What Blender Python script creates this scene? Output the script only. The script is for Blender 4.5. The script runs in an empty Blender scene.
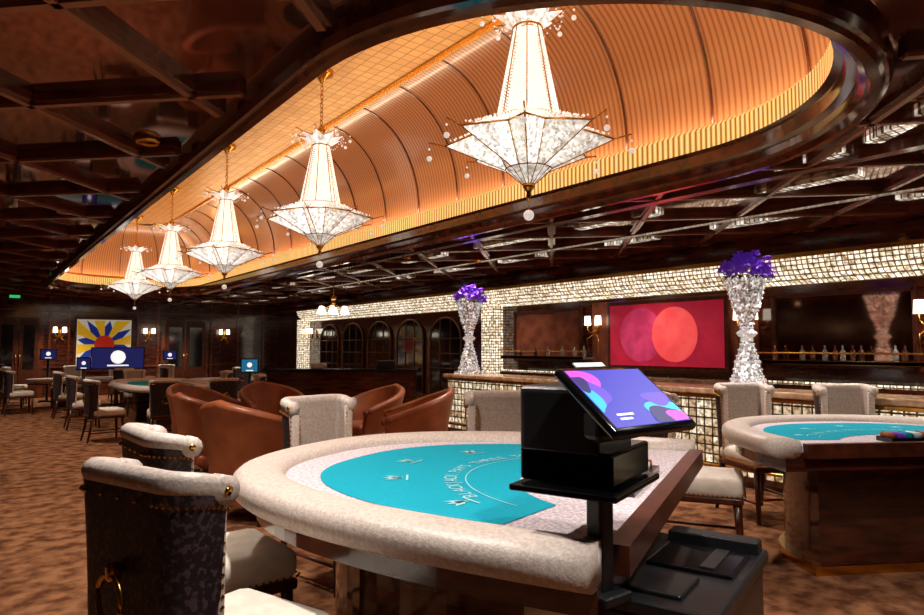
import bpy, bmesh, math, random
from mathutils import Vector, Matrix, geometry
random.seed(7)
pi=math.pi
COL=bpy.context.scene.collection
bpy.context.scene.view_settings.view_transform='Standard'
# ---------------------------------------------------------------- materials
def srgb(r,g,b):
    def f(c):
        c=c/255.0
        return c/12.92 if c<=0.04045 else ((c+0.055)/1.055)**2.4
    return (f(r),f(g),f(b),1)
def mat(name,col,rough=.5,metal=0,col2=None,nscale=8,bump=0,bscale=60,btype='noise',emis=None,estr=0,coat=0,stretch=None,detail=4,spec=None,contrast=(.35,.65),bdist=.01):
    m=bpy.data.materials.new(name); m.use_nodes=True
    nt=m.node_tree; N=nt.nodes; Lk=nt.links
    b=N['Principled BSDF']
    b.inputs['Base Color'].default_value=col
    b.inputs['Roughness'].default_value=rough
    b.inputs['Metallic'].default_value=metal
    if coat: b.inputs['Coat Weight'].default_value=coat; b.inputs['Coat Roughness'].default_value=.08
    if spec is not None: b.inputs['Specular IOR Level'].default_value=spec
    tc=N.new('ShaderNodeTexCoord'); mp=N.new('ShaderNodeMapping')
    Lk.new(tc.outputs['Object'],mp.inputs['Vector'])
    if stretch: mp.inputs['Scale'].default_value=stretch
    if col2 is not None:
        n=N.new('ShaderNodeTexNoise'); n.inputs['Scale'].default_value=nscale; n.inputs['Detail'].default_value=detail
        Lk.new(mp.outputs[0],n.inputs['Vector'])
        r=N.new('ShaderNodeValToRGB'); r.color_ramp.elements[0].color=col; r.color_ramp.elements[1].color=col2
        r.color_ramp.elements[0].position=contrast[0]; r.color_ramp.elements[1].position=contrast[1]
        Lk.new(n.outputs['Fac'],r.inputs['Fac']); Lk.new(r.outputs['Color'],b.inputs['Base Color'])
    if bump:
        if btype=='voronoi':
            t=N.new('ShaderNodeTexVoronoi'); t.inputs['Scale'].default_value=bscale; out=t.outputs['Distance']
        else:
            t=N.new('ShaderNodeTexNoise'); t.inputs['Scale'].default_value=bscale; out=t.outputs['Fac']
        Lk.new(mp.outputs[0],t.inputs['Vector'])
        bp=N.new('ShaderNodeBump'); bp.inputs['Strength'].default_value=bump; bp.inputs['Distance'].default_value=bdist
        Lk.new(out,bp.inputs['Height']); Lk.new(bp.outputs['Normal'],b.inputs['Normal'])
    if emis:
        b.inputs['Emission Color'].default_value=emis; b.inputs['Emission Strength'].default_value=estr
    return m
def crystal_mat(name,scale,bright,dim,s1,s2,rough=.15,base=(.8,.78,.72,1),metal=.3,pos=(.15,.9),bump=.6):
    m=mat(name,base,rough,metal)
    nt=m.node_tree; N=nt.nodes; Lk=nt.links; b=N['Principled BSDF']
    tc=N.new('ShaderNodeTexCoord')
    v=N.new('ShaderNodeTexVoronoi'); v.inputs['Scale'].default_value=scale
    Lk.new(tc.outputs['Object'],v.inputs['Vector'])
    sx=N.new('ShaderNodeSeparateColor'); Lk.new(v.outputs['Color'],sx.inputs['Color'])
    r=N.new('ShaderNodeValToRGB')
    r.color_ramp.elements[0].position=pos[0]; r.color_ramp.elements[1].position=pos[1]
    r.color_ramp.elements[0].color=dim; r.color_ramp.elements[1].color=bright
    Lk.new(sx.outputs[0],r.inputs['Fac']); Lk.new(r.outputs['Color'],b.inputs['Emission Color']); 
    mr=N.new('ShaderNodeMapRange'); mr.inputs['To Min'].default_value=s2; mr.inputs['To Max'].default_value=s1
    Lk.new(sx.outputs[1],mr.inputs['Value']); Lk.new(mr.outputs[0],b.inputs['Emission Strength'])
    bp=N.new('ShaderNodeBump'); bp.inputs['Strength'].default_value=bump; bp.inputs['Distance'].default_value=.01
    Lk.new(v.outputs['Distance'],bp.inputs['Height']); Lk.new(bp.outputs['Normal'],b.inputs['Normal'])
    return m
def tile_mat(name,axes,w,h,c1,c2,mortar,rough=.12,metal=.9,estr=.3,msize=.06,offset=0.0,noise=0,ndark=(.18,.14,.1,1)):
    m=mat(name,c1,rough,metal)
    nt=m.node_tree; N=nt.nodes; Lk=nt.links; b=N['Principled BSDF']
    tc=N.new('ShaderNodeTexCoord'); s=N.new('ShaderNodeSeparateXYZ'); c=N.new('ShaderNodeCombineXYZ')
    Lk.new(tc.outputs['Object'],s.inputs[0])
    Lk.new(s.outputs[axes[0]],c.inputs[0]); Lk.new(s.outputs[axes[1]],c.inputs[1])
    k=N.new('ShaderNodeTexBrick'); k.offset=offset
    k.inputs['Scale'].default_value=1; k.inputs['Brick Width'].default_value=w; k.inputs['Row Height'].default_value=h
    k.inputs['Mortar Size'].default_value=msize*h; k.inputs['Color1'].default_value=c1; k.inputs['Color2'].default_value=c2
    k.inputs['Mortar'].default_value=mortar; k.inputs['Bias'].default_value=0
    Lk.new(c.outputs[0],k.inputs['Vector'])
    out=k.outputs['Color']
    if noise:
        n=N.new('ShaderNodeTexNoise'); n.inputs['Scale'].default_value=noise; Lk.new(tc.outputs['Object'],n.inputs['Vector'])
        r=N.new('ShaderNodeValToRGB'); r.color_ramp.elements[0].position=.38; r.color_ramp.elements[1].position=.6; r.color_ramp.elements[0].color=ndark
        Lk.new(n.outputs['Fac'],r.inputs['Fac'])
        mx=N.new('ShaderNodeMix'); mx.data_type='RGBA'; mx.blend_type='MULTIPLY'; mx.inputs['Factor'].default_value=1
        Lk.new(out,mx.inputs[6]); Lk.new(r.outputs['Color'],mx.inputs[7]); out=mx.outputs[2]
    Lk.new(out,b.inputs['Base Color'])
    if estr:
        Lk.new(out,b.inputs['Emission Color']); b.inputs['Emission Strength'].default_value=estr
    bp=N.new('ShaderNodeBump'); bp.inputs['Strength'].default_value=.5; bp.inputs['Distance'].default_value=.01; bp.invert=True
    Lk.new(k.outputs['Fac'],bp.inputs['Height']); Lk.new(bp.outputs['Normal'],b.inputs['Normal'])
    return m
def emit(name,c,s): return mat(name,c,.5,0,emis=c,estr=s)

M_dkwood=mat('dark_lacquer_wood',srgb(92,42,26),.14,0,srgb(50,22,15),3,coat=.7,stretch=(1,1,6))
M_ceilp=mat('ceiling_mirror_panel',srgb(168,112,90),.05,.85,srgb(110,68,54),.8)
M_beam=mat('ceiling_beam_wood',srgb(118,60,36),.18,0,srgb(82,38,24),5,coat=.6)
M_beam2=mat('ceiling_beam_copper_edge',srgb(160,98,62),.25,.3,coat=.4)
M_trim=mat('coffer_trim_wood',srgb(112,52,28),.12,0,srgb(68,32,18),6,coat=.8)
M_gold=mat('brass',srgb(222,168,78),.22,1)
M_goldleaf=tile_mat('gold_leaf_ceiling',(0,1),.14,.14,srgb(236,190,112),srgb(218,168,94),srgb(178,126,60),rough=.35,metal=.3,estr=0,msize=.05)
M_carpet=mat('carpet_brown',srgb(98,60,40),1.0,0,srgb(160,112,80),7,bump=.6,bscale=260,contrast=(.38,.62),spec=.02,detail=10)
M_beige=mat('beige_croc_leather',srgb(222,208,198),.45,0,srgb(196,180,170),70,bump=.25,bscale=120,btype='voronoi',bdist=.003)
M_beigeg=mat('taupe_back_leather',srgb(188,174,162),.5,0,srgb(166,150,140),60,bump=.2,bscale=110,btype='voronoi',bdist=.003)
M_cream=mat('cream_upholstery',srgb(236,226,212),.6,0,srgb(218,206,192),14,bump=.1,bscale=80)
M_velvet=mat('dark_patterned_velvet',srgb(30,22,30),.5,0,srgb(76,60,66),55,contrast=(.52,.58))
M_black=mat('black_plastic',srgb(20,21,25),.35,0,bump=.1,bscale=400)
M_blackg=mat('black_gloss',srgb(10,10,13),.12,0)
M_legw=mat('chair_leg_wood',srgb(92,44,26),.3,0,srgb(60,26,16),12)
M_orange=mat('rust_leather',srgb(156,86,50),.42,0,srgb(130,66,38),5,bump=.1,bscale=40)
M_teal=mat('teal_felt',srgb(26,160,184),.9,0,srgb(22,152,176),90,spec=.1)
M_white=mat('white_print',srgb(225,238,238),.8)
M_print=mat('pale_felt_print',srgb(150,212,220),.85)
M_lace=mat('table_pattern_fabric',srgb(222,210,214),.8,0,srgb(188,176,186),60,contrast=(.45,.55),spec=.1)
M_purple=mat('purple_petal',srgb(150,84,214),.6,0,srgb(100,44,170),20,emis=srgb(110,50,190),estr=.14)
M_green=mat('dark_leaf',srgb(40,70,36),.6)
M_glass=mat('clear_crystal',(.9,.9,.92,1),.04,0)
M_glass.node_tree.nodes['Principled BSDF'].inputs['Transmission Weight'].default_value=.85
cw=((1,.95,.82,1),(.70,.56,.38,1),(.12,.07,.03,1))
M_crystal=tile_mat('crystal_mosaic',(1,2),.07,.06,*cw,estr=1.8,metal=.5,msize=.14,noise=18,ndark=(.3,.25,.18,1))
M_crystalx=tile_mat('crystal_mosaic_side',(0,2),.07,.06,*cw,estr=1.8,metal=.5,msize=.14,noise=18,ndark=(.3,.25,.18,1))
M_crystalc=tile_mat('ceiling_crystal_strip_glint',(0,1),.06,.06,(1,.95,.85,1),(.40,.32,.24,1),(.08,.04,.02,1),estr=1.3,metal=.6,msize=.12,noise=10)  # emission stands in for sparkle mirrored from the wall cove
M_crystalv=crystal_mat('crystal_vase_facets',38,(1,.98,.97,1),(.03,.03,.03,1),1.1,.0,base=(.8,.8,.82,1),metal=.8,pos=(.25,.95),bump=1)  # emissive cells paint sparkle into the cut crystal
M_beadd=mat('crystal_bead_clear',(.85,.85,.87,1),.1,.6,emis=(1,.98,.95,1),estr=.12)
M_bead=mat('crystal_bead',(.95,.93,.88,1),.1,0,emis=(1,.96,.88,1),estr=.70)
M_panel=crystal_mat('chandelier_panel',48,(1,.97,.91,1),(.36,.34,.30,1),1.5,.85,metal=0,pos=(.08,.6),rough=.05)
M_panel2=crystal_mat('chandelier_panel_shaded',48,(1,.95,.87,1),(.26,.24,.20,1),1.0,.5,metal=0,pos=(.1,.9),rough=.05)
M_core=emit('chandelier_core',(1,.92,.75,1),.8)
M_led=emit('cove_led',(1,.84,.60,1),12.5)
M_shade=emit('lamp_shade_glow',(1,.9,.72,1),4)

def uvstripe(m,period,c0,c1,p0,p1,emis=False):
    nt=m.node_tree;N=nt.nodes;Lk=nt.links
    uv=N.new('ShaderNodeUVMap'); uv.uv_map='UVMap'; s=N.new('ShaderNodeSeparateXYZ'); Lk.new(uv.outputs[0],s.inputs[0])
    mm=N.new('ShaderNodeMath'); mm.operation='MULTIPLY'; mm.inputs[1].default_value=2*pi/period; Lk.new(s.outputs[0],mm.inputs[0])
    si=N.new('ShaderNodeMath'); si.operation='SINE'; Lk.new(mm.outputs[0],si.inputs[0])
    rp=N.new('ShaderNodeValToRGB'); rp.color_ramp.elements[0].position=p0; rp.color_ramp.elements[1].position=p1
    rp.color_ramp.elements[0].color=c0; rp.color_ramp.elements[1].color=c1
    mr=N.new('ShaderNodeMapRange'); mr.inputs['From Min'].default_value=-1; Lk.new(si.outputs[0],mr.inputs['Value']); Lk.new(mr.outputs[0],rp.inputs['Fac'])
    Lk.new(rp.outputs['Color'],N['Principled BSDF'].inputs['Base Color'])
    if emis: Lk.new(rp.outputs['Color'],N['Principled BSDF'].inputs['Emission Color'])
M_vault=mat('vault_wood',srgb(214,120,56),.26,0,coat=.4)
uvstripe(M_vault,.06,srgb(160,100,62),srgb(198,138,94),0,.6)
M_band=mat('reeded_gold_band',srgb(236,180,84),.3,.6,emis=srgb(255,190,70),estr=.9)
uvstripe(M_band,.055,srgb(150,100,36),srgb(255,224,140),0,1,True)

# ---------------------------------------------------------------- mesh builder
def Tm(x=0,y=0,z=0,rz=0,rx=0,ry=0):
    return Matrix.Translation((x,y,z))@Matrix.Rotation(rz,4,'Z')@Matrix.Rotation(ry,4,'Y')@Matrix.Rotation(rx,4,'X')
class MB:
    def __init__(s): s.V=[];s.F=[];s.MI=[];s.S=[];s.mats=[]
    def mi(s,m):
        if m not in s.mats: s.mats.append(m)
        return s.mats.index(m)
    def add(s,vs,fs,m,smooth=False,T=None):
        o=len(s.V); k=s.mi(m)
        for v in vs:
            v=Vector(v)
            if T is not None: v=T@v
            s.V.append(v)
        for f in fs:
            s.F.append([i+o for i in f]); s.MI.append(k); s.S.append(smooth)
    def box(s,c,d,m,T=None,rz=0):
        x,y,z=d[0]/2,d[1]/2,d[2]/2
        vs=[(i*x,j*y,k*z) for i in(-1,1) for j in(-1,1) for k in(-1,1)]
        fs=[(0,1,3,2),(4,6,7,5),(0,4,5,1),(2,3,7,6),(0,2,6,4),(1,5,7,3)]
        L=Tm(*c,rz=rz)
        s.add(vs,fs,m,False,L if T is None else T@L)
    def rbox(s,c,d,r,m,T=None,rz=0,rx=0,seg=3,smooth=True):
        bm=bmesh.new(); bmesh.ops.create_cube(bm,size=1)
        for v in bm.verts: v.co=Vector((v.co.x*d[0],v.co.y*d[1],v.co.z*d[2]))
        bmesh.ops.bevel(bm,geom=bm.edges[:],offset=min(r,min(d)*.49),segments=seg,profile=.5,affect='EDGES')
        bm.verts.index_update()
        vs=[v.co.copy() for v in bm.verts]; fs=[[v.index for v in f.verts] for f in bm.faces]; bm.free()
        L=Tm(*c,rz=rz,rx=rx)
        s.add(vs,fs,m,smooth,L if T is None else T@L)
    def lathe(s,prof,m,n=16,c=(0,0,0),T=None,smooth=True,caps=True):
        vs=[];fs=[]
        for (r,z) in prof:
            for i in range(n):
                a=2*pi*i/n
                vs.append((c[0]+r*math.cos(a),c[1]+r*math.sin(a),c[2]+z))
        for j in range(len(prof)-1):
            for i in range(n):
                k=(i+1)%n
                fs.append((j*n+i,j*n+k,(j+1)*n+k,(j+1)*n+i))
        if caps:
            fs.append(list(range(n))[::-1]); fs.append([(len(prof)-1)*n+i for i in range(n)])
        s.add(vs,fs,m,smooth,T)
    def tube(s,pts,r,m,n=8,T=None,closed=False,caps=True):
        pts=[Vector(p) for p in pts]; vs=[];fs=[]; K=len(pts)
        for i,p in enumerate(pts):
            if closed: d=pts[(i+1)%K]-pts[i-1]
            else: d=pts[min(i+1,K-1)]-pts[max(i-1,0)]
            d.normalize()
            up=Vector((0,0,1)) if abs(d.z)<.95 else Vector((1,0,0))
            a=d.cross(up).normalized(); b=a.cross(d)
            rr=r[i] if isinstance(r,(list,tuple)) else r
            for j in range(n):
                t=2*pi*j/n; vs.append(p+(a*math.cos(t)+b*math.sin(t))*rr)
        for i in range(K if closed else K-1):
            i2=(i+1)%K
            for j in range(n):
                j2=(j+1)%n; fs.append((i*n+j,i*n+j2,i2*n+j2,i2*n+j))
        if not closed and caps:
            fs.append(list(range(n))[::-1]); fs.append([(K-1)*n+j for j in range(n)])
        s.add(vs,fs,m,True,T)
    def sph(s,c,r,m,n=10,T=None,sz=1):
        k=max(4,n//2)
        prof=[(max(r*math.sin(pi*i/k),r*.02),-r*sz*math.cos(pi*i/k)) for i in range(k+1)]
        s.lathe(prof,m,n,c,T)
    def ico(s,c,r,m,T=None):
        p=[(1,0,0),(-1,0,0),(0,1,0),(0,-1,0),(0,0,1),(0,0,-1)]
        f=[(0,2,4),(2,1,4),(1,3,4),(3,0,4),(2,0,5),(1,2,5),(3,1,5),(0,3,5)]
        s.add([(c[0]+a*r,c[1]+b*r,c[2]+d*r) for a,b,d in p],f,m,False,T)
    def prism(s,poly,z0,z1,m,T=None,smooth=False):
        n=len(poly); vs=[(x,y,z0) for x,y in poly]+[(x,y,z1) for x,y in poly]
        fs=[list(range(n))[::-1],list(range(n,2*n))]+[(i,(i+1)%n,n+(i+1)%n,n+i) for i in range(n)]
        s.add(vs,fs,m,smooth,T)
    def poly(s,poly,z,m,T=None):
        s.add([(x,y,z) for x,y in poly],[list(range(len(poly)))],m,False,T)
    def obj(s,name,loc=(0,0,0),rz=0,parent=None,scale=1):
        me=bpy.data.meshes.new(name); me.from_pydata([tuple(v) for v in s.V],[],s.F)
        for m in s.mats: me.materials.append(m)
        me.polygons.foreach_set('material_index',s.MI); me.polygons.foreach_set('use_smooth',s.S)
        me.update()
        bm=bmesh.new(); bm.from_mesh(me); bmesh.ops.recalc_face_normals(bm,faces=bm.faces); bm.to_mesh(me); bm.free()
        return inst(me,name,loc,rz,scale,parent)
def inst(me,name,loc=(0,0,0),rz=0,scale=1,parent=None):
    o=bpy.data.objects.new(name,me); COL.objects.link(o)
    o.location=loc; o.rotation_euler=(0,0,rz); o.scale=(scale,)*3
    if parent: o.parent=parent
    return o
def face(dx,dy): return math.atan2(-dx,dy)
def bx(name,x0,x1,y0,y1,z0,z1,m):
    b=MB(); b.box(((x0+x1)/2,(y0+y1)/2,(z0+z1)/2),(x1-x0,y1-y0,z1-z0),m); return b.obj(name)

# ---------------------------------------------------------------- room
X0,X1,Y0,Y1,ZC=-4.0,9.0,-3.0,23.0,3.05
bx('floor',X0-.2,X1+.2,Y0-.2,Y1+.2,-.1,0,M_carpet)
bx('wall_left',X0-.2,X0,Y0,Y1,0,ZC,M_dkwood)
bx('wall_right',X1,X1+.2,Y0,Y1,0,ZC,M_dkwood)
bx('wall_back',X0-.2,X1+.2,Y1,Y1+.2,0,ZC,M_dkwood)
bx('wall_front',X0-.2,X1+.2,Y0-.2,Y0,0,ZC,M_dkwood)
# coffer stadium
CX,CR,CY0,CY1=3.22,1.88,3.11,18.0
def stadium(d,na=44,ns=30):
    R=CR-d; pts=[]
    for i in range(na+1):
        a=-pi+pi*i/na
        pts.append((CX+R*math.cos(a),CY0+R*math.sin(a)))
    for i in range(1,ns): pts.append((CX+R,CY0+(CY1-CY0)*i/ns))
    for i in range(na+1):
        a=pi*i/na
        pts.append((CX+R*math.cos(a),CY1+R*math.sin(a)))
    for i in range(1,ns): pts.append((CX-R,CY1-(CY1-CY0)*i/ns))
    return pts
S0=stadium(0)
arc=[0]
for i in range(len(S0)):
    a=Vector(S0[i]);b=Vector(S0[(i+1)%len(S0)]); arc.append(arc[-1]+(b-a).length)
def inside(x,y,m=0):
    yy=min(max(y,CY0),CY1); return math.hypot(x-CX,y-yy)<CR+m
outer=[(X0-.2,Y0-.2),(X1+.2,Y0-.2),(X1+.2,Y1+.2),(X0-.2,Y1+.2)]
pl=[[Vector((x,y,ZC)) for x,y in outer],[Vector((x,y,ZC)) for x,y in S0[::-1]]]
tris=geometry.tessellate_polygon(pl)
b=MB(); b.add([v for l in pl for v in l],tris,M_ceilp); b.obj('ceiling')
def sweep(name,prof,m,smooth=False,parent=None):
    rings=[stadium(d) for d,z in prof]; n=len(S0)
    vs=[];uvs=[];L=[0];fs=[]
    for j in range(1,len(prof)): L.append(L[-1]+math.hypot(prof[j][0]-prof[j-1][0],prof[j][1]-prof[j-1][1]))
    def addring(j):
        o=len(vs)
        for i in range(n+1):
            x,y=rings[j][i%n]; vs.append((x,y,prof[j][1])); uvs.append((arc[i],L[j]))
        return o
    prev=addring(0)
    for j in range(1,len(prof)):
        if not smooth and j>1: prev=addring(j-1)
        cur=addring(j)
        for i in range(n): fs.append((prev+i,prev+i+1,cur+i+1,cur+i))
        prev=cur
    me=bpy.data.meshes.new(name); me.from_pydata(vs,[],fs); me.materials.append(m)
    ul=me.uv_layers.new(name='UVMap')
    for lp in me.loops: ul.data[lp.index].uv=uvs[lp.vertex_index]
    me.polygons.foreach_set('use_smooth',[True]*len(fs)); me.update()
    o=bpy.data.objects.new(name,me); COL.objects.link(o)
    if parent: o.parent=parent
    return o
coffer=bpy.data.objects.new('ceiling_coffer',None); COL.objects.link(coffer)
sweep('coffer_trim',[(-.04,3.05),(-.04,2.99),(-.02,2.95),(.0,2.94),(.02,2.92),(.07,2.92),(.09,2.96),(.12,2.98),(.13,3.03),(.18,3.05),(.19,3.14),(.24,3.16)],M_trim,parent=coffer)
sweep('coffer_gold_band',[(.24,3.16),(.24,3.33),(.21,3.36)],M_band,parent=coffer)
sweep('coffer_ledge',[(.21,3.36),(.21,3.30),(.0,3.30),(.0,3.44)],M_gold,parent=coffer)
sweep('coffer_led_strip',[(.04,3.31),(.17,3.31)],M_led,parent=coffer)
VA,VB,VZ=1.0,1.33,3.44
vprof=[(VA*(1-math.cos(t)),VZ+VB*math.sin(t)) for t in [pi/2*i/14 for i in range(15)]]
sweep('coffer_vault',vprof,M_vault,True,parent=coffer)
b=MB(); b.poly(stadium(VA-.03),VZ+VB,M_goldleaf); b.obj('coffer_gold_leaf_panel',parent=coffer)
sweep('coffer_panel_bead',[(VA-.06,VZ+VB-.005),(VA-.04,VZ+VB-.04),(VA+.01,VZ+VB-.04),(VA+.03,VZ+VB-.005)],M_gold,parent=coffer)
b=MB()
def ribpts(px,py,nx,ny,off=.008):
    return [(px+nx*(d+off),py+ny*(d+off),z) for d,z in vprof]
sp=.93
ribs=[]
nr=int((CY1-CY0)/sp)
for i in range(nr+1):
    y=CY0+i*(CY1-CY0)/nr
    ribs.append((CX+CR,y,-1,0)); ribs.append((CX-CR,y,1,0))
for a in [pi*i/6 for i in range(1,6)]:
    ribs.append((CX+CR*math.cos(a),CY1+CR*math.sin(a),-math.cos(a),-math.sin(a)))
    ribs.append((CX+CR*math.cos(-a),CY0+CR*math.sin(-a),-math.cos(a),math.sin(a)))
for r in ribs: b.tube(ribpts(*r),.012,M_trim,5)
b.obj('coffer_ribs',parent=coffer)
# lattice beams
b=MB()
def inroom(x,y,m=.0): return X0+m<x<X1-m and Y0+m<y<Y1-m
def segs(p,d,length,step=.05,m=.08):
    out=[];cur=None
    for i in range(int(length/step)+1):
        x=p[0]+d[0]*i*step;y=p[1]+d[1]*i*step
        ok=inroom(x,y) and not inside(x,y,m)
        if ok and cur is None: cur=i*step
        if (not ok) and cur is not None: out.append((cur,(i-1)*step)); cur=None
    if cur is not None: out.append((cur,length))
    return out
q=math.sqrt(.5)
for sgn in (1,-1):
    for k in range(-22,22):
        off=k*1.5
        d=(q,q*sgn); p=(X0-.5,(off if sgn>0 else off+8))
        for a,c in segs(p,d,40):
            if c-a<.1: continue
            mx=p[0]+d[0]*(a+c)/2; my=p[1]+d[1]*(a+c)/2; ang=math.atan2(d[1],d[0])
            b.box((mx,my,ZC-.025),(c-a,.10,.05),M_beam,rz=ang)
            b.box((mx,my,ZC-.06),(c-a,.045,.022),M_beam2,rz=ang)
for x in (5.55,7.0,8.3):
    b.box((x,(Y0+Y1)/2,ZC-.04),(.12,Y1-Y0,.08),M_beam)
b.obj('trim_1')
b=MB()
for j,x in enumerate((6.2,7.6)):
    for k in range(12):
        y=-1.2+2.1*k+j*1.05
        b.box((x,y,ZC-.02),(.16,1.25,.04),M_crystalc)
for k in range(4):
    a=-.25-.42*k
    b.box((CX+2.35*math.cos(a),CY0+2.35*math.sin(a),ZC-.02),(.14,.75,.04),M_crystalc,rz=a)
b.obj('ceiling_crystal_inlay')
b=MB(); b.box((8.8,(Y0+Y1)/2,2.87),(.4,Y1-Y0,.36),M_dkwood); b.box((8.6,(Y0+Y1)/2,2.7),(.06,Y1-Y0,.06),M_gold); b.obj('trim_2')
b=MB()
def cove(y0,y1):
    pts=[(8.62,2.68),(8.66,2.55),(8.76,2.43),(8.96,2.34),(8.99,2.68)]
    vs=[(x,y0,z) for x,z in pts]+[(x,y1,z) for x,z in pts]; n=len(pts)
    b.add(vs,[(i,(i+1)%n,n+(i+1)%n,n+i) for i in range(n)]+[list(range(n)),list(range(n,2*n))[::-1]],M_crystal)
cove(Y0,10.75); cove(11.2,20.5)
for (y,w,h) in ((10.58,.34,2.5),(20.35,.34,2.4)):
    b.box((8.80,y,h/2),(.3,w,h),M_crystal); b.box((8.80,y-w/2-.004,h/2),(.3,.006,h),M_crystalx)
b.obj('crystal_cove')

# ---------------------------------------------------------------- chandelier
M_glassb=mat('crystal_ball',(.9,.9,.9,1),.05,.2,emis=(1,.95,.88,1),estr=.45)
def chand():
    b=MB()
    b.lathe([(.14,4.77),(.13,4.72),(.05,4.68),(.02,4.62)],M_gold,16)
    z=4.64;i=0
    while z>4.12:
        pts=[(math.cos(t)*.018*(i%2),math.cos(t)*.018*((i+1)%2),z-.03+math.sin(t)*.034) for t in [2*pi*k/8 for k in range(8)]]
        b.tube(pts,.006,M_gold,4,closed=True); z-=.052;i+=1
    b.lathe([(.01,4.12),(.03,4.09),(.05,4.05),(.03,4.01),(.02,3.99),(.07,3.97),(.1,3.95)],M_gold,12)
    n=8
    def star(rp,rv,zp,zv):
        o=[]
        for k in range(2*n):
            a=2*pi*k/(2*n); r,zz=(rp,zp) if k%2==0 else (rv,zv)
            o.append(Vector((r*math.cos(a),r*math.sin(a),zz)))
        return o
    def ring(r,z): return [Vector((r*math.cos(2*pi*k/(2*n)),r*math.sin(2*pi*k/(2*n)),z)) for k in range(2*n)]
    def band(A,B,m,m2=None):
        K=len(A)
        for k in range(K):
            k2=(k+1)%K; mm=m if (m2 is None or k%2==0) else m2
            b.add([A[k],A[k2],B[k2],B[k]],[(0,1,2),(0,2,3)],mm)
    def wires(A,B,r=.006,step=1):
        for k in range(0,len(A),step): b.tube([A[k],B[k]],r,M_gold,4)
    c1=ring(.10,3.93); c2=star(.27,.17,3.99,3.95); c3=ring(.10,3.86)
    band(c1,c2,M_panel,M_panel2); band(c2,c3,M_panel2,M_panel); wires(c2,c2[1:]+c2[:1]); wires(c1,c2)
    t0=ring(.105,3.86); t1=ring(.24,3.16)
    band(ring(.055,3.86),ring(.17,3.16),M_core)
    wires(t0,t1,.006,2)
    for k in range(40):
        a=2*pi*k/40
        for j in range(30):
            f=j/29; r=.10+.132*f
            b.ico((r*math.cos(a),r*math.sin(a),3.85-.68*f),.0078+.0030*f,M_bead if (k+j)%3 else M_glassb)
    for zz,r in ((3.86,.108),(3.16,.248)):
        b.tube([(r*math.cos(2*pi*k/16),r*math.sin(2*pi*k/16),zz) for k in range(16)],.009,M_gold,5,closed=True)
    s1=ring(.24,3.16); s2=star(.62,.33,3.00,3.07); s3=ring(.17,2.80); s4=ring(.035,2.68)
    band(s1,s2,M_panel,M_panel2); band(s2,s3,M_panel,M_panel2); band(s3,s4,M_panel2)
    wires(s2,s2[1:]+s2[:1],.008); wires(s1,s2,.005); wires(s2,s3,.006); wires(s3,s3[1:]+s3[:1],.006); wires(s3,s4,.004)
    for k in range(2*n):
        k2=(k+1)%(2*n)
        for A,B,A2,B2 in ((s1[k],s2[k],s1[k2],s2[k2]),(s2[k],s3[k],s2[k2],s3[k2])):
            for f in (.2,.4,.6,.8):
                p=A.lerp(B,f); p2=A2.lerp(B2,f)
                for t in range(6): b.ico(tuple(p.lerp(p2,t/6)*1.004),.010,M_bead)
    b.lathe([(.05,2.69),(.04,2.66),(.015,2.63),(.02,2.6),(.008,2.56)],M_gold,10)
    b.tube([(0,0,2.56),(0,0,2.5)],.003,M_gold,4)
    b.sph((0,0,2.46),.04,M_glassb,12)
    for k in range(0,16,2):
        for (P,dz,r,ex) in ((s2[k],.10,.022,.12),(c2[k],.08,.02,.07)):
            u=Vector((P.x,P.y,0)).normalized(); Q=P+u*ex+Vector((0,0,.03))
            b.tube([P,Q],.006,M_gold,4); b.tube([Q,Q-Vector((0,0,dz))],.002,M_gold,3)
            b.sph(tuple(Q-Vector((0,0,dz+r))),r,M_glassb,8); b.ico(tuple(Q-Vector((0,0,dz*.5))),.012,M_glassb)
        V=s2[k+1]; b.tube([V,V-Vector((0,0,.07))],.002,M_gold,3); b.sph(tuple(V-Vector((0,0,.085))),.016,M_glassb,6)
        A=c2[k]; B=c2[(k+2)%16]
        for t in range(1,8):
            f=t/8; p=A.lerp(B,f); b.ico((p.x,p.y,p.z-.10*math.sin(pi*f)),.009,M_glassb)
        A=t1[k]; B=s2[k]
        for t in range(1,9):
            f=t/9; p=A.lerp(B,f); b.ico((p.x,p.y,p.z+.03-.02*math.sin(pi*f)),.010,M_glassb)
    return b
ch=chand().obj('chandelier',(CX,3.45,0))
for i in range(1,5): inst(ch.data,'chandelier.%03d'%i,(CX,3.45+3.56*i,0),rz=.13*i)

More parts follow.
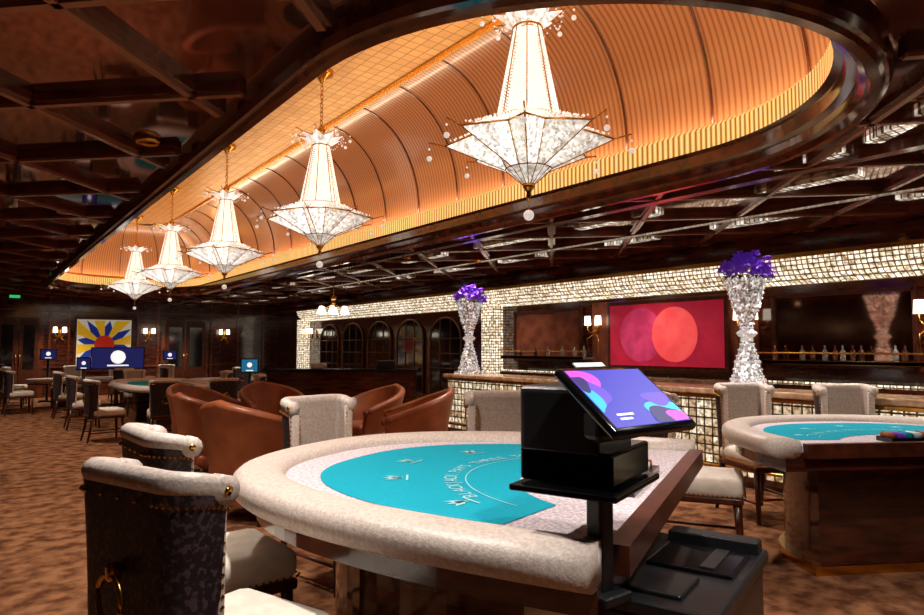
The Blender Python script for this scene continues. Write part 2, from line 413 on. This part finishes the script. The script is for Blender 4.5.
# ---------------------------------------------------------------- chairs
def upath(w,d,yf,rc,n=8,ns=4):
    P=[]
    for i in range(ns): P.append((-w,yf+( -d+rc-yf)*i/ns))
    for i in range(n+1):
        a=pi+pi/2*i/n; P.append((-w+rc+rc*math.cos(a),-d+rc+rc*math.sin(a)))
    for i in range(1,ns): P.append((-w+rc+(2*w-2*rc)*i/ns,-d))
    for i in range(n+1):
        a=1.5*pi+pi/2*i/n; P.append((w-rc+rc*math.cos(a),-d+rc+rc*math.sin(a)))
    for i in range(1,ns+1): P.append((w,-d+rc+(yf+d-rc)*i/ns))
    return [Vector((x,y,0)) for x,y in P]
def barrel(b,P,th,zb,ztop,mo,mi_,flare=0,R=7):
    K=len(P); nrm=[]
    for i in range(K):
        d=(P[min(i+1,K-1)]-P[max(i-1,0)]).normalized(); nrm.append(Vector((d.y,-d.x,0)))
    def row(i,k,off): 
        f=k/(R-1); zt=ztop(i/(K-1)); z=zb+(zt-zb)*f
        return P[i]+nrm[i]*(off+flare*f*f)+Vector((0,0,z))
    for off,m in ((0,mo),(-th,mi_)):
        vs=[row(i,k,off) for i in range(K) for k in range(R)]
        b.add(vs,[(i*R+k,(i+1)*R+k,(i+1)*R+k+1,i*R+k+1) for i in range(K-1) for k in range(R-1)],m,True)
    for k0 in (0,R-1):
        vs=[row(i,k0,0) for i in range(K)]+[row(i,k0,-th) for i in range(K)]
        b.add(vs,[(i,i+1,K+i+1,K+i) for i in range(K-1)],mi_,True)
    for i in (0,K-1):
        vs=[row(i,k,0) for k in range(R)]+[row(i,k,-th) for k in range(R)]
        b.add(vs,[(k,k+1,R+k+1,R+k) for k in range(R-1)],mi_,True)
    return [row(i,R-1,-th/2) for i in range(K)],nrm
def gaming_chair():
    b=MB()
    P=upath(.24,.28,-.15,.07)
    zt=lambda s:1.13-.03*abs(2*s-1)**3
    top,nrm=barrel(b,P,.06,.44,zt,M_velvet,M_beigeg,.03)
    b.tube(top,.036,M_beige,10)
    for e in (0,-1):
        sx=1 if top[e].x>0 else -1
        b.tube([tuple(top[e]+Vector((-sx*.03,0,0))),tuple(top[e]+Vector((sx*.03,0,0)))],.042,M_beige,12)
        b.tube([tuple(top[e]+Vector((sx*.03,0,0))),tuple(top[e]+Vector((sx*.036,0,0)))],.014,M_gold,10)
        b.rbox((P[e].x-sx*.02,P[e].y+.004,.77),(.06,.03,.64),.012,M_beige)
        for k in range(20):
            z=.48+.56*k/19
            b.ico((P[e].x+sx*.012,P[e].y+.004,z),.008,M_gold)
            b.ico((P[e].x-sx*.048,P[e].y+.02,z),.007,M_gold)
    for i in range(0,len(P)):
        b.ico(tuple(P[i]+nrm[i]*.033+Vector((0,0,zt(i/(len(P)-1))-.052))),.008,M_gold)
    b.tube([(.06*math.cos(t),-.325,.80+.07*math.sin(t)) for t in [2*pi*k/16 for k in range(16)]],.009,M_gold,6,closed=True)
    b.rbox((0,-.315,.875),(.03,.04,.05),.01,M_gold)
    b.box((0,-.286,.50),(.40,.012,.012),M_gold)
    b.rbox((0,.05,.535),(.50,.58,.15),.06,M_cream,seg=4)
    b.rbox((0,.05,.455),(.50,.56,.05),.015,M_legw)
    for k in range(17): b.ico((-.23+.46*k/16,.34,.49),.008,M_gold)
    for sx in (-1,1):
        for k in range(14): b.ico((sx*.252,-.08+.4*k/13,.49),.008,M_gold)
    for sx in (-1,1):
        b.tube([(sx*.21,.29,.44),(sx*.215,.30,.25),(sx*.22,.31,0)],[.03,.024,.017],M_legw,8)
        b.tube([(sx*.21,-.22,.46),(sx*.215,-.25,.25),(sx*.23,-.30,0)],[.03,.024,.017],M_legw,8)
        b.tube([(sx*.215,.30,.17),(sx*.225,-.27,.17)],.012,M_legw,6)
    b.tube([(-.215,.30,.2),(.215,.30,.2)],.013,M_gold,8)
    return b
gc=gaming_chair()
def place(me_holder,builder,name,x,y,dx,dy,scale=1):
    if me_holder[0] is None:
        o=builder.obj(name,(x,y,0),face(dx,dy),scale=scale); me_holder[0]=o.data; return o
    return inst(me_holder[0],name,(x,y,0),face(dx,dy),scale)
hold=[None]
def gchair(x,y,dx,dy,s=1): return place(hold,gc,'gaming_chair',x,y,dx,dy,s)
gchair(.64,2.17,1,.36)
gchair(.86,3.02,1,.05)
gchair(1.97,4.0,.2,-1)
gchair(3.14,3.64,-.5,-.87)
gchair(4.22,2.80,.5,-.85)
gchair(5.70,3.12,-.5,-1)
gchair(6.28,2.50,-.6,-.9)
for x,y,dx,dy in [(1.75,11.9,1,.1),(1.7,16.2,1,0),(1.7,13.9,1,0),(2.5,11.2,.1,1),(4.3,12.4,-1,.1),(4.3,14.4,-1,0),(3.0,16.1,0,-1),(3.4,11.2,0,1),
                  (.8,19.3,1,0),(.9,17.7,1,.1),(2.3,20.7,0,-1),(3.4,20.7,0,-1),(.95,20.6,1,-.2),(3.0,17.7,0,1),(4.6,20.4,-.3,-1),(5.7,17.2,.1,1),(4.4,18.9,1,0)]:
    gchair(x,y,dx,dy,.85)
def tub():
    b=MB(); P=upath(.40,.38,.30,.36,n=10)
    def zt(s): 
        c=abs(2*s-1); return .93-.30*c**1.6
    top,n=barrel(b,P,.09,.16,zt,M_orange,M_orange,.10)
    b.tube(top,.045,M_orange,10)
    for e in (0,-1): b.sph(tuple(top[e]),.046,M_orange,10)
    b.rbox((0,.02,.36),(.66,.66,.20),.07,M_orange,seg=4)
    b.rbox((0,0,.2),(.68,.62,.14),.05,M_orange)
    for sx in (-1,1):
        for sy in (-1,1): b.tube([(sx*.28,sy*.26,.15),(sx*.31,sy*.29,0)],[.025,.015],M_legw,8)
    return b
th_=[None]; tb=tub()
def tubc(x,y,dx,dy,s=1): return place(th_,tb,'tub_armchair',x,y,dx,dy,s)
tubc(2.15,5.85,.9,.35,1.08); tubc(2.75,9.9,.6,-.8); tubc(2.4,8.1,1,.1); tubc(3.7,9.6,.1,-1); tubc(4.25,6.6,-.8,.5,1.05); tubc(4.5,8.1,-1,0)
b=MB(); b.lathe([(.26,0),(.26,.03),(.05,.06),(.04,.48),(.1,.5),(.38,.52),(.38,.56)],M_blackg,24); b.obj('cocktail_table',(3.25,7.3,0))

# ---------------------------------------------------------------- gaming table
def tbl():
    b=MB()
    AX,PX=1.23,2.02
    def sup(ax,ay,t,ex=2.5):
        c,s=math.cos(t),math.sin(t)
        return (ax*math.copysign(abs(c)**(2/ex),c), ay*abs(s)**(2/ex))
    def outl(d,n=48): return [sup(AX-d,PX-d,pi*i/n) for i in range(n+1)]
    sec=[]
    for k in range(16):
        t=2*pi*k/16; c,s=math.cos(t),math.sin(t)
        sec.append((.11-.115*math.copysign(abs(c)**.75,c),.885+.065*math.copysign(abs(s)**.75,s)))
    rings=[outl(d) for d,z in sec]; n=49; vs=[];fs=[]
    for j,(d,z) in enumerate(sec):
        for i in range(n): vs.append((rings[j][i][0],rings[j][i][1],z))
    K=len(sec)
    for j in range(K):
        j2=(j+1)%K
        for i in range(n-1): fs.append((j*n+i,j*n+i+1,j2*n+i+1,j2*n+i))
    fs.append([j*n for j in range(K)]); fs.append([j*n+n-1 for j in range(K)])
    b.add(vs,fs,M_beige,True)
    b.prism(outl(.17),.86,.90,M_lace)
    b.prism(outl(.10),.74,.83,M_dkwood)
    b.prism(outl(.16),.83,.86,M_gold)
    b.prism([(x*.62,.38+y*.62) for x,y in outl(.1)],.04,.74,M_dkwood)
    b.prism([(x*.66,.36+y*.66) for x,y in outl(.1)],0,.06,M_gold)
    b.box((0,-.03,.87),(2.0,.07,.09),M_legw)
    ox,oy,ix,iy=.95,1.60,.64,.62
    t0=.17; t1=math.asin(.30/iy)
    F=[sup(ox,oy,t0+(pi-2*t0)*i/60) for i in range(61)]
    G=[(ix*math.cos(t1+(pi-2*t1)*i/60),iy*math.sin(t1+(pi-2*t1)*i/60)) for i in range(61)]
    vs=[(x,y,.903) for x,y in F+G]
    b.add(vs,[(i,i+1,61+i+1,61+i) for i in range(60)],M_teal)
    for i,t in enumerate([pi*k/6 for k in (1,2,3,4,5)]):
        x,y=.78*math.cos(t),1.27*math.sin(t)
        T=Tm(x,y,.906,rz=t-pi/2)
        for a in (-.6,0,.6):
            TT=T@Matrix.Rotation(a,4,'Z')
            b.add([(0,-.025,0),(.018,.03,0),(0,.08,0),(-.018,.03,0)],[(0,1,2,3)],M_print,False,TT)
        b.add([(-.06,-.04,0),(.06,-.04,0),(.06,-.03,0),(-.06,-.03,0)],[(0,1,2,3)],M_print,False,T)
    for sx,sy in ((.74,.88),):
        A=[];B=[]
        for i in range(41):
            t=.5+(pi-1.0)*i/40
            A.append((sx*math.cos(t),sy*math.sin(t),.906)); B.append(((sx+.005)*math.cos(t),(sy+.005)*math.sin(t),.906))
        b.add(A+B,[(i,i+1,41+i+1,41+i) for i in range(40)],M_print)
    b.box((0,.16,.915),(.6,.2,.03),M_blackg)
    cols=[M_orange,M_purple,M_teal,M_white]
    for k in range(9): b.tube([(-.26+.065*k,.09,.94),(-.26+.065*k,.24,.94)],.022,cols[k%4],8)
    return b
e=Vector((.89,.45,0)).normalized(); trz=math.atan2(e.y,e.x)
TL=(2.2+.26*e.x,1.65+.26*e.y,0)
t1=tbl().obj('blackjack_table',TL,trz)
t2=inst(t1.data,'blackjack_table.001',(4.95,1.52,0),-.52)
t2.scale=(.92,.68,.985)
txt="BLACKJACK PAYS THREE TO TWO"
for (tt) in (t1,t2):
    for i,c in enumerate(txt):
        if c==' ': continue
        t=pi-.75-(pi-1.5)*i/(len(txt)-1)
        cu=bpy.data.curves.new('print_letter','FONT'); cu.body=c; cu.size=.085; cu.align_x='CENTER'; cu.align_y='CENTER'; cu.materials.append(M_print)
        o=bpy.data.objects.new('print_letter',cu); COL.objects.link(o); o.parent=tt
        o.location=(.80*math.cos(t),.95*math.sin(t),.9065); o.rotation_euler=(0,0,t-pi/2)

# ---------------------------------------------------------------- monitor terminal
M_scr=emit('screen_violet',srgb(48,50,160),.85)
M_pink=emit('screen_pink',srgb(190,66,186),.85); M_cy=emit('screen_cyan',srgb(40,160,195),.85); M_pur=emit('screen_purple',srgb(82,62,186),.85); M_nav=emit('screen_navy',srgb(24,26,90),.9)
M_sw=emit('screen_white',(1,1,1,1),.9)
b=MB()
Ts=Tm(1.545,1.245,1.345,rx=math.radians(-53+90)) 
b.rbox((0,0,0),(.37,.28,.03),.012,M_blackg,T=Ts)
b.box((0,0,.0155),(.335,.24,.002),M_scr,T=Ts)
def blob(cx,cy,rx_,ry_,m,z,ph=0):
    pts=[]
    for i in range(36):
        a=2*pi*i/36; r=1+.16*math.sin(3*a+ph)
        x=max(-.1665,min(.1665,cx+rx_*r*math.cos(a))); y=max(-.119,min(.119,cy+ry_*r*math.sin(a))); pts.append((x,y))
    b.poly(pts,z,m,T=Ts)
blob(-.13,.07,.06,.06,M_pink,.0172,1); blob(-.13,.02,.05,.06,M_pur,.0176,2); blob(-.155,.0,.03,.06,M_cy,.0178,2); blob(-.15,.06,.03,.035,M_nav,.018,0)
blob(.10,-.075,.08,.045,M_cy,.0172,.5); blob(.08,-.09,.07,.035,M_nav,.0178,2); blob(.11,-.02,.06,.03,M_pur,.0174,0); blob(.13,-.1,.05,.025,M_pink,.0181,1)
for k,(x,y,w) in enumerate([(-.09,-.075,.07),(-.10,-.092,.05)]): b.box((x,y,.0186),(w,.007,.0004),M_sw,T=Ts)
b.box((-.03,.15,.012),(.13,.02,.004),M_white,T=Ts)
b.rbox((1.58,1.47,1.25),(.32,.26,.26),.02,M_black,rz=.35,smooth=False)
b.rbox((1.60,1.45,1.14),(.35,.30,.10),.01,M_blackg,rz=.35,smooth=False)
b.rbox((1.56,1.33,1.27),(.2,.12,.1),.02,M_black,smooth=False)
for k in range(6): b.rbox((1.50+.03*k,1.303+.011*k,1.15),(.012,.02,.06),.003,M_black,rz=.35,smooth=False)
b.rbox((1.58,1.43,1.075),(.42,.34,.02),.006,M_blackg,rz=.35,smooth=False)
b.rbox((1.50,1.31,.92),(.06,.06,.31),.01,M_black,smooth=False)
b.rbox((1.50,1.31,.78),(.12,.14,.03),.008,M_black,smooth=False)
b.rbox((1.56,1.40,.765),(.05,.25,.03),.008,M_black,rz=-.4,smooth=False)
b.obj('display_terminal')

# dealer cabinet
b=MB()
b.rbox((0,0,.33),(.76,.46,.66),.012,M_black,smooth=False)
b.rbox((0,0,.685),(.80,.50,.05),.015,M_black,smooth=False)
b.rbox((.10,-.06,.715),(.30,.30,.02),.008,M_blackg,smooth=False)
b.box((.10,-.12,.727),(.24,.05,.006),M_black)
b.rbox((.33,-.06,.73),(.09,.34,.05),.008,M_black,smooth=False)
b.rbox((-.22,-.02,.715),(.22,.2,.02),.008,M_black,smooth=False)
for z in (.2,.42): b.box((0,-.232,z),(.6,.006,.008),M_blackg)
b.tube([(-.08,-.245,.5),(.08,-.245,.5)],.008,M_gold,6)
b.box((-.2,-.236,.55),(.08,.008,.05),M_white)
b.obj('dealer_cabinet',(2.07,1.46,0),trz-.15)

# ---------------------------------------------------------------- bar
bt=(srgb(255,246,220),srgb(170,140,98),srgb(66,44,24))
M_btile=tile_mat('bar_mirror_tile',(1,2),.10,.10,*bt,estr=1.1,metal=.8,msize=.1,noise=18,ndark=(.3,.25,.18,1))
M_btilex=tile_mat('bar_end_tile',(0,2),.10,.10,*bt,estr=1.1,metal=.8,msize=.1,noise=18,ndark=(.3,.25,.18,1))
M_btop=mat('bar_top_stone',srgb(150,112,84),.15,0,srgb(206,172,140),9)
b=MB()
b.box((7.0,4.15,.49),(.5,10.3,.98),M_dkwood)
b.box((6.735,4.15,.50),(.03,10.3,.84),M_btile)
b.rbox((7.0,4.15,1.0),(.64,10.5,.07),.02,M_btop,smooth=False)
b.box((6.70,4.15,.945),(.03,10.4,.03),M_gold); b.box((6.72,4.15,.05),(.06,10.3,.1),M_dkwood)
b.tube([(6.6,-.9,.2),(6.6,9.2,.2)],.02,M_gold,8)
for y in range(0,10): b.tube([(6.6,y-.5,.2),(6.74,y-.5,.2)],.012,M_gold,6)
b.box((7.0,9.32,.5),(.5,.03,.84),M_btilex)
b.obj('bar_counter')
def vase():
    b=MB()
    b.rbox((0,0,.02),(.38,.38,.04),.01,M_crystalv,smooth=False)
    prof=[(.19,.04),(.17,.10),(.14,.25),(.10,.40),(.06,.53),(.05,.57),(.09,.60),(.09,.63),(.055,.66),(.08,.75),(.14,.92),(.18,1.05),(.195,1.15),(.21,1.20),(.22,1.24),(.18,1.24),(.16,1.18)]
    b.lathe(prof,M_crystalv,20,smooth=False)
    for zz,r in ((.62,.10),(1.22,.222),(.3,.13),(.92,.145),(.10,.18)):
        for k in range(28): b.ico((r*math.cos(2*pi*k/28),r*math.sin(2*pi*k/28),zz),.018,M_beadd)
    for k in range(20):
        a=2*pi*k/20
        for j in range(14):
            r0,z0=prof[j]; r1,z1=prof[j+1]
            for f in (.25,.75):
                r=r0+(r1-r0)*f; z=z0+(z1-z0)*f
                b.ico(((r+.005)*math.cos(a),(r+.005)*math.sin(a),z),.012,M_beadd)
    R=random.Random(3)
    heads=[(R.uniform(0,2*pi),R.uniform(0,1.4)) for _ in range(46)]
    for a,p in heads:
        rr=R.uniform(.18,.27)
        H=Vector((rr*math.sin(p)*math.cos(a)*1.1,rr*math.sin(p)*math.sin(a)*1.1,1.26+rr*.95*math.cos(p)))
        for k in range(9):
            c=H+Vector((R.uniform(-1,1),R.uniform(-1,1),R.uniform(-1,1)))*.045
            Tq=Matrix.Translation(c)@Matrix.Rotation(R.uniform(0,6),4,'Z')@Matrix.Rotation(R.uniform(-1.2,1.2),4,'X')
            for j in range(5):
                T2=Tq@Matrix.Rotation(2*pi*j/5,4,'Z')
                b.add([(0,0,0),(.018,.02,.012),(0,.04,.014),(-.018,.02,.012)],[(0,1,2,3)],M_purple,True,T2)
    for k in range(20):
        a=2*pi*k/20
        b.add([(.1*math.cos(a),.1*math.sin(a),1.24),(.25*math.cos(a+.1),.25*math.sin(a+.1),1.26),(.29*math.cos(a),.29*math.sin(a),1.21),(.25*math.cos(a-.1),.25*math.sin(a-.1),1.26)],[(0,1,2,3)],M_green)
    return b
v=vase().obj('crystal_flower_vase',(7.05,3.95,1.036)); inst(v.data,'crystal_flower_vase.001',(7.0,9.05,1.036))

# ---------------------------------------------------------------- right wall features
M_redart=mat('painting_red',srgb(160,22,52),.5,0,srgb(200,42,72),2.5,emis=srgb(176,22,54),estr=.38)  # emission paints light onto the canvas and both circles
M_c1=mat('painting_rose',srgb(206,66,108),.5,0,srgb(160,32,72),4,emis=srgb(196,52,98),estr=.4)
M_c2=mat('painting_coral',srgb(240,94,92),.5,0,srgb(214,56,70),4,emis=srgb(240,80,80),estr=.55)
M_mirror=mat('bronze_mirror',srgb(200,150,126),.06,1)
M_bpanel=mat('brown_leather_panel',srgb(150,86,62),.25,0,srgb(116,60,42),4,coat=.5)
b=MB()
yc,zc,w,h=6.41,1.70,2.14,1.02
b.box((8.93,yc,zc),(.04,w+.12,h+.12),M_legw)
b.box((8.905,yc,zc),(.02,w,h),M_redart)
for cy,r,m,xx in ((yc+.42,.45,M_c1,8.893),(yc-.22,.44,M_c2,8.891)):
    b.add([(xx,cy+r*.95*math.cos(2*pi*k/40),zc+r*math.sin(2*pi*k/40)) for k in range(40)],[list(range(40))],m)
b.obj('circles_painting')
def panel(y0,y1,z0,z1,m,k):
    b=MB(); fr=.05
    b.box((8.97,(y0+y1)/2,(z0+z1)/2),(.05,y1-y0,z1-z0),m)
    for yy in (y0,y1): b.box((8.94,yy,(z0+z1)/2),(.07,fr,z1-z0+fr),M_gold if k else M_legw)
    for zz in (z0,z1): b.box((8.94,(y0+y1)/2,zz),(.07,y1-y0,fr),M_gold if k else M_legw)
    return b
panel(8.2,10.0,1.25,2.2,M_bpanel,0).obj('wall_mirror')
panel(2.9,4.6,1.25,2.2,M_mirror,0).obj('wall_mirror.001')
panel(-.5,2.5,1.25,2.2,M_mirror,0).obj('wall_mirror.002')
b=MB(); b.box((8.98,6.4,1.72),(.03,3.1,1.15),M_bpanel); b.obj('wall_panel')  # leather wall panel behind the circles painting
b=MB()
for y0,y1 in ((-.6,4.7),(7.9,10.1)):
    b.box((8.78,(y0+y1)/2,1.30),(.3,y1-y0,.04),M_glass); b.box((8.64,(y0+y1)/2,1.30),(.02,y1-y0,.05),M_gold)
    b.tube([(8.64,y0,1.42),(8.64,y1,1.42)],.012,M_gold,6)
    b.box((8.78,(y0+y1)/2,.98),(.36,y1-y0,.06),M_dkwood); b.box((8.78,(y0+y1)/2,.5),(.34,y1-y0,.92),M_dkwood)
    b.box((8.62,(y0+y1)/2,1.03),(.02,y1-y0,.04),M_crystal)
    y=y0+.1
    while y<y1-.1:
        b.lathe([(.035,1.325),(.035,1.43),(.03,1.45),(.012,1.47),(.012,1.52)],random.choice([M_glass,M_glass,M_mirror,M_legw]),8,(8.8,y,0))
        y+=random.uniform(.2,.5)
b.box((8.8,6.3,.98),(.36,3.1,.06),M_btop); b.box((8.8,6.3,.5),(.34,3.1,.92),M_dkwood)
b.obj('back_bar_shelf')
def sconce(name,loc,rz=0):
    b=MB(); b.rbox((0,-.02,0),(.07,.04,.26),.01,M_gold)
    for sx in (-.12,.12):
        b.tube([(0,-.04,-.05),(sx*.6,-.1,-.1),(sx,-.12,-.04),(sx,-.12,.04)],.008,M_gold,6)
        b.tube([(0,-.04,-.1),(sx,-.12,-.2),(sx,-.12,-.45)],.008,M_gold,6)
        b.lathe([(.06,.04),(.05,.20)],M_shade,12,(sx,-.12,0),caps=True)
    return b.obj(name,loc,rz)
for i,(x,y,z,r) in enumerate([(8.93,7.8,1.85,-pi/2),(8.93,4.95,1.85,-pi/2),(8.93,2.7,1.85,-pi/2),(8.93,19.9,1.9,-pi/2),(2.15,22.96,1.9,0),(4.62,22.96,1.9,0),(7.0,22.96,1.9,0)]):
    sconce('wall_sconce',(x,y,z),r)
b=MB()
M_dkglass=mat('dark_window_glass',srgb(14,12,14),.06,0,coat=1)
M_wf=mat('window_frame_bronze',srgb(120,84,48),.3,.8)
for k in range(5):
    yc=12.5+k*1.55; w=.62
    pts=[(-w,.35),(w,.35),(w,1.7)]+[(w*math.cos(pi*i/12),1.7+w*.8*math.sin(pi*i/12)) for i in range(1,12)]+[(-w,1.7)]
    b.add([(8.96,yc+a,z) for a,z in pts],[list(range(len(pts)))],M_dkglass)
    b.tube([(8.95,yc+a,z) for a,z in pts],.022,M_wf,6,closed=True)
    for dy in (-w/3,w/3): b.tube([(8.95,yc+dy,.35),(8.95,yc+dy,2.15)],.012,M_wf,4)
    for zz in (1.0,1.35,1.7): b.tube([(8.95,yc-w,zz),(8.95,yc+w,zz)],.012,M_wf,4)
b.obj('window_1')
M_yel=mat('art_yellow',srgb(240,190,40),.6,emis=srgb(240,190,40),estr=.3); M_blu=mat('art_blue',srgb(30,60,170),.6,emis=srgb(30,50,150),estr=.3)
M_wh2=mat('art_white',srgb(230,225,210),.6,emis=srgb(230,225,210),estr=.3); M_red2=mat('art_red',srgb(200,50,30),.6,emis=srgb(200,50,30),estr=.3)
b=MB(); xc,zc=3.35,1.58
b.box((xc,22.96,zc),(1.62,.05,1.66),M_legw); b.box((xc,22.93,zc),(1.5,.02,1.54),M_wh2)
for k in range(16):
    a0=2*pi*k/16;a1=2*pi*(k+1)/16; m=[M_yel,M_blu,M_yel,M_blu][k%4]
    am=(a0+a1)/2; r=.74
    def cl(a): 
        s=r/max(abs(math.cos(a)),abs(math.sin(a))); return (xc+s*math.cos(a),22.915,zc+s*math.sin(a))
    if k%2==0: b.add([(xc,22.915,zc),cl(a0),cl(a1)],[(0,1,2)],m)
    else: b.add([(xc,22.915,zc),(xc+.55*math.cos(a0),22.915,zc+.55*math.sin(a0)),cl(am),(xc+.55*math.cos(a1),22.915,zc+.55*math.sin(a1))],[(0,1,2,3)],m)
b.add([(xc+.28*math.cos(2*pi*k/24),22.91,zc+.28*math.sin(2*pi*k/24)) for k in range(24)],[list(range(24))],M_red2)
b.obj('geometric_painting')
for i,(a,c) in enumerate([(5.1,6.4),(.6,1.65)]):
    b=MB(); b.box(((a+c)/2,22.965,1.2),(c-a+.2,.05,2.4),M_beam)
    for s_ in (0,1):
        xm=a+(c-a)*(.25+.5*s_); b.box((xm,22.93,1.2),((c-a)/2-.05,.05,2.3),M_legw); b.box((xm,22.90,1.5),((c-a)/2-.25,.02,1.3),M_dkglass)
    b.tube([((a+c)/2-.05,22.88,1.0),((a+c)/2-.05,22.88,1.3)],.015,M_gold,6); b.tube([((a+c)/2+.05,22.88,1.0),((a+c)/2+.05,22.88,1.3)],.015,M_gold,6)
    b.obj('door_%d'%(i+1))
b=MB()
for x in (1.9,2.4,4.3,4.9,6.6,7.5,8.4):
    b.box((x,22.97,1.5),(.06,.05,3.0),M_beam)
for z in (.9,2.6): b.box((2.4,22.975,z),(13,.04,.06),M_beam)
b.obj('trim_4')
M_exit=emit('exit_green',srgb(60,230,120),.6)
b=MB(); b.rbox((0,0,0),(.34,.04,.17),.01,M_black,smooth=False); b.box((0,-.022,0),(.22,.004,.07),M_exit); b.tube([(0,0,.08),(0,0,.30)],.01,M_black,6); b.obj('exit_sign',(.85,19.5,2.75))
def screen(name,x,y,z,w,h,m,dx,dy):
    b=MB(); b.rbox((0,0,z),(w,.05,h),.01,M_blackg,smooth=False); b.box((0,.027,z),(w-.05,.004,h-.05),m)
    b.add([(.14*w*math.cos(2*pi*k/16),.031,z+.05*h+.14*w*math.sin(2*pi*k/16)) for k in range(16)],[list(range(16))],M_sw)
    b.box((0,.031,z-h*.33),(w*.4,.004,h*.06),M_sw)
    b.tube([(0,-.02,0.02),(0,-.02,z-h/2+.02)],.03,M_black,8); b.rbox((0,0,.02),(.4,.3,.03),.01,M_black,smooth=False)
    return b.obj(name,(x,y,0),face(dx,dy))
M_navy=emit('display_navy',srgb(24,30,84),.9); M_cyd=emit('display_cyan',srgb(30,110,150),.8)
screen('display_screen',3.0,18.35,1.22,1.2,.55,M_navy,-.1,-1)
screen('display_screen.001',4.6,13.3,1.12,.36,.3,M_cyd,-.5,-1); screen('display_screen.002',1.75,21.3,1.3,.4,.3,M_navy,-.1,-1)
screen('display_screen.003',2.1,17.1,1.12,.3,.3,M_navy,-.3,-1); screen('display_screen.004',4.9,21.3,1.25,.4,.3,M_navy,-.2,-1)
def ovt():
    b=MB(); 
    def ov(rx_,ry_,n=36): return [(rx_*math.copysign(abs(math.cos(2*pi*k/n))**.7,math.cos(2*pi*k/n)),ry_*math.copysign(abs(math.sin(2*pi*k/n))**.8,math.sin(2*pi*k/n))) for k in range(n)]
    b.prism(ov(.75,1.7),.68,.74,M_dkwood)
    O=ov(.75,1.7); b.tube([(x,y,.77) for x,y in O],.06,M_beige,8,closed=True)
    b.prism(ov(.70,1.65),.74,.78,M_lace); b.prism(ov(.5,1.4),.78,.784,M_teal)
    for y in (-.9,.9): b.rbox((0,y,.34),(.6,.4,.68),.03,M_dkwood,smooth=False)
    return b
o=ovt().obj('baccarat_table',(3.0,13.7,0)); inst(o.data,'baccarat_table.001',(2.6,19.3,0),pi/2*0.97,.85)
inst(o.data,'baccarat_table.002',(6.2,18.9,0),pi/2,.75)
b=MB(); L=3.0
b.box((0,0,.5),(L,.5,1.0),M_dkwood); b.rbox((0,0,1.03),(L+.15,.62,.06),.015,M_blackg,smooth=False)
for k in range(5): b.box((-1.2+.6*k,-.26,.5),(.5,.02,.8),M_dkwood)
b.rbox((.9,0,1.14),(.35,.3,.16),.02,M_black,smooth=False); b.rbox((-.5,0,1.11),(.3,.2,.1),.02,M_beige)
b.obj('service_counter',(6.15,12.2,0),math.atan2(-1.9,2.4))
b=MB(); b.tube([(0,0,3.05),(0,0,2.55)],.01,M_gold,6); b.lathe([(.03,2.56),(.05,2.5),(.02,2.44)],M_gold,10); b.sph((0,0,2.62),.07,M_gold)
for k in range(6):
    a=2*pi*k/6; x,y=.3*math.cos(a),.3*math.sin(a)
    b.tube([(0,0,2.48),(x*.6,y*.6,2.40),(x,y,2.44)],.01,M_gold,5); b.lathe([(.10,2.26),(.04,2.42)],M_shade,10,(x,y,0))
b.obj('pendant_lamp',(6.6,13.6,0))

# ---------------------------------------------------------------- lights
def spot(x,y,e,ang=70,col=(1,.88,.74),z=ZC-.03,blend=.7,r=.05):
    l=bpy.data.lights.new('downlight_fill_lamp','SPOT'); l.energy=e; l.spot_size=math.radians(ang); l.spot_blend=blend; l.color=col; l.shadow_soft_size=r
    o=bpy.data.objects.new('downlight_fill_lamp',l); COL.objects.link(o)
    b=MB(); b.lathe([(.09,.03),(.09,0),(.07,-.015),(.055,.0)],M_gold,16,caps=False)
    f=b.obj('downlight_fill',(x,y,z)); o.parent=f; o.location=(0,0,-.03)
W=(1,.92,.84)
spot(1.0,2.6,280,130,W); spot(1.2,.4,150,110,W); spot(3.0,.85,160,110,W); spot(5.5,1.6,230,110,W); spot(5.3,4.0,240,130,W); spot(5.4,7.0,220,120); spot(1.0,5.2,220,120)  # spot beside the right coffer rim added to brighten a dark chair
spot(.8,8.5,220,110); spot(.9,12,220,110); spot(.4,15.5,210,110); spot(6,9.5,210,110); spot(7.9,6.4,300,120); spot(7.05,3.4,200,90,W); spot(7.9,2.0,240,120); spot(6.9,8.7,180,90,W); spot(7.9,9.4,200,120); spot(6,16,200,110); spot(2,21.6,320,110); spot(5,21.6,300,110); spot(-1.5,6,180,110); spot(7.5,14,220,120); spot(7.5,18,220,120)  # spots over the vases and along the right wall added to brighten them
w=bpy.data.worlds.new('World'); bpy.context.scene.world=w; w.use_nodes=True
w.node_tree.nodes['Background'].inputs[0].default_value=(.05,.04,.035,1); w.node_tree.nodes['Background'].inputs[1].default_value=.5

# ---------------------------------------------------------------- camera
cd=bpy.data.cameras.new('camera'); cd.lens=650/924*36; cd.sensor_width=36; cd.clip_start=.05
co=bpy.data.objects.new('camera',cd); COL.objects.link(co); co.location=(0,0,1.5)
co.rotation_euler=(pi/2+math.radians(3.48),0,-math.radians(37.1)); bpy.context.scene.camera=co
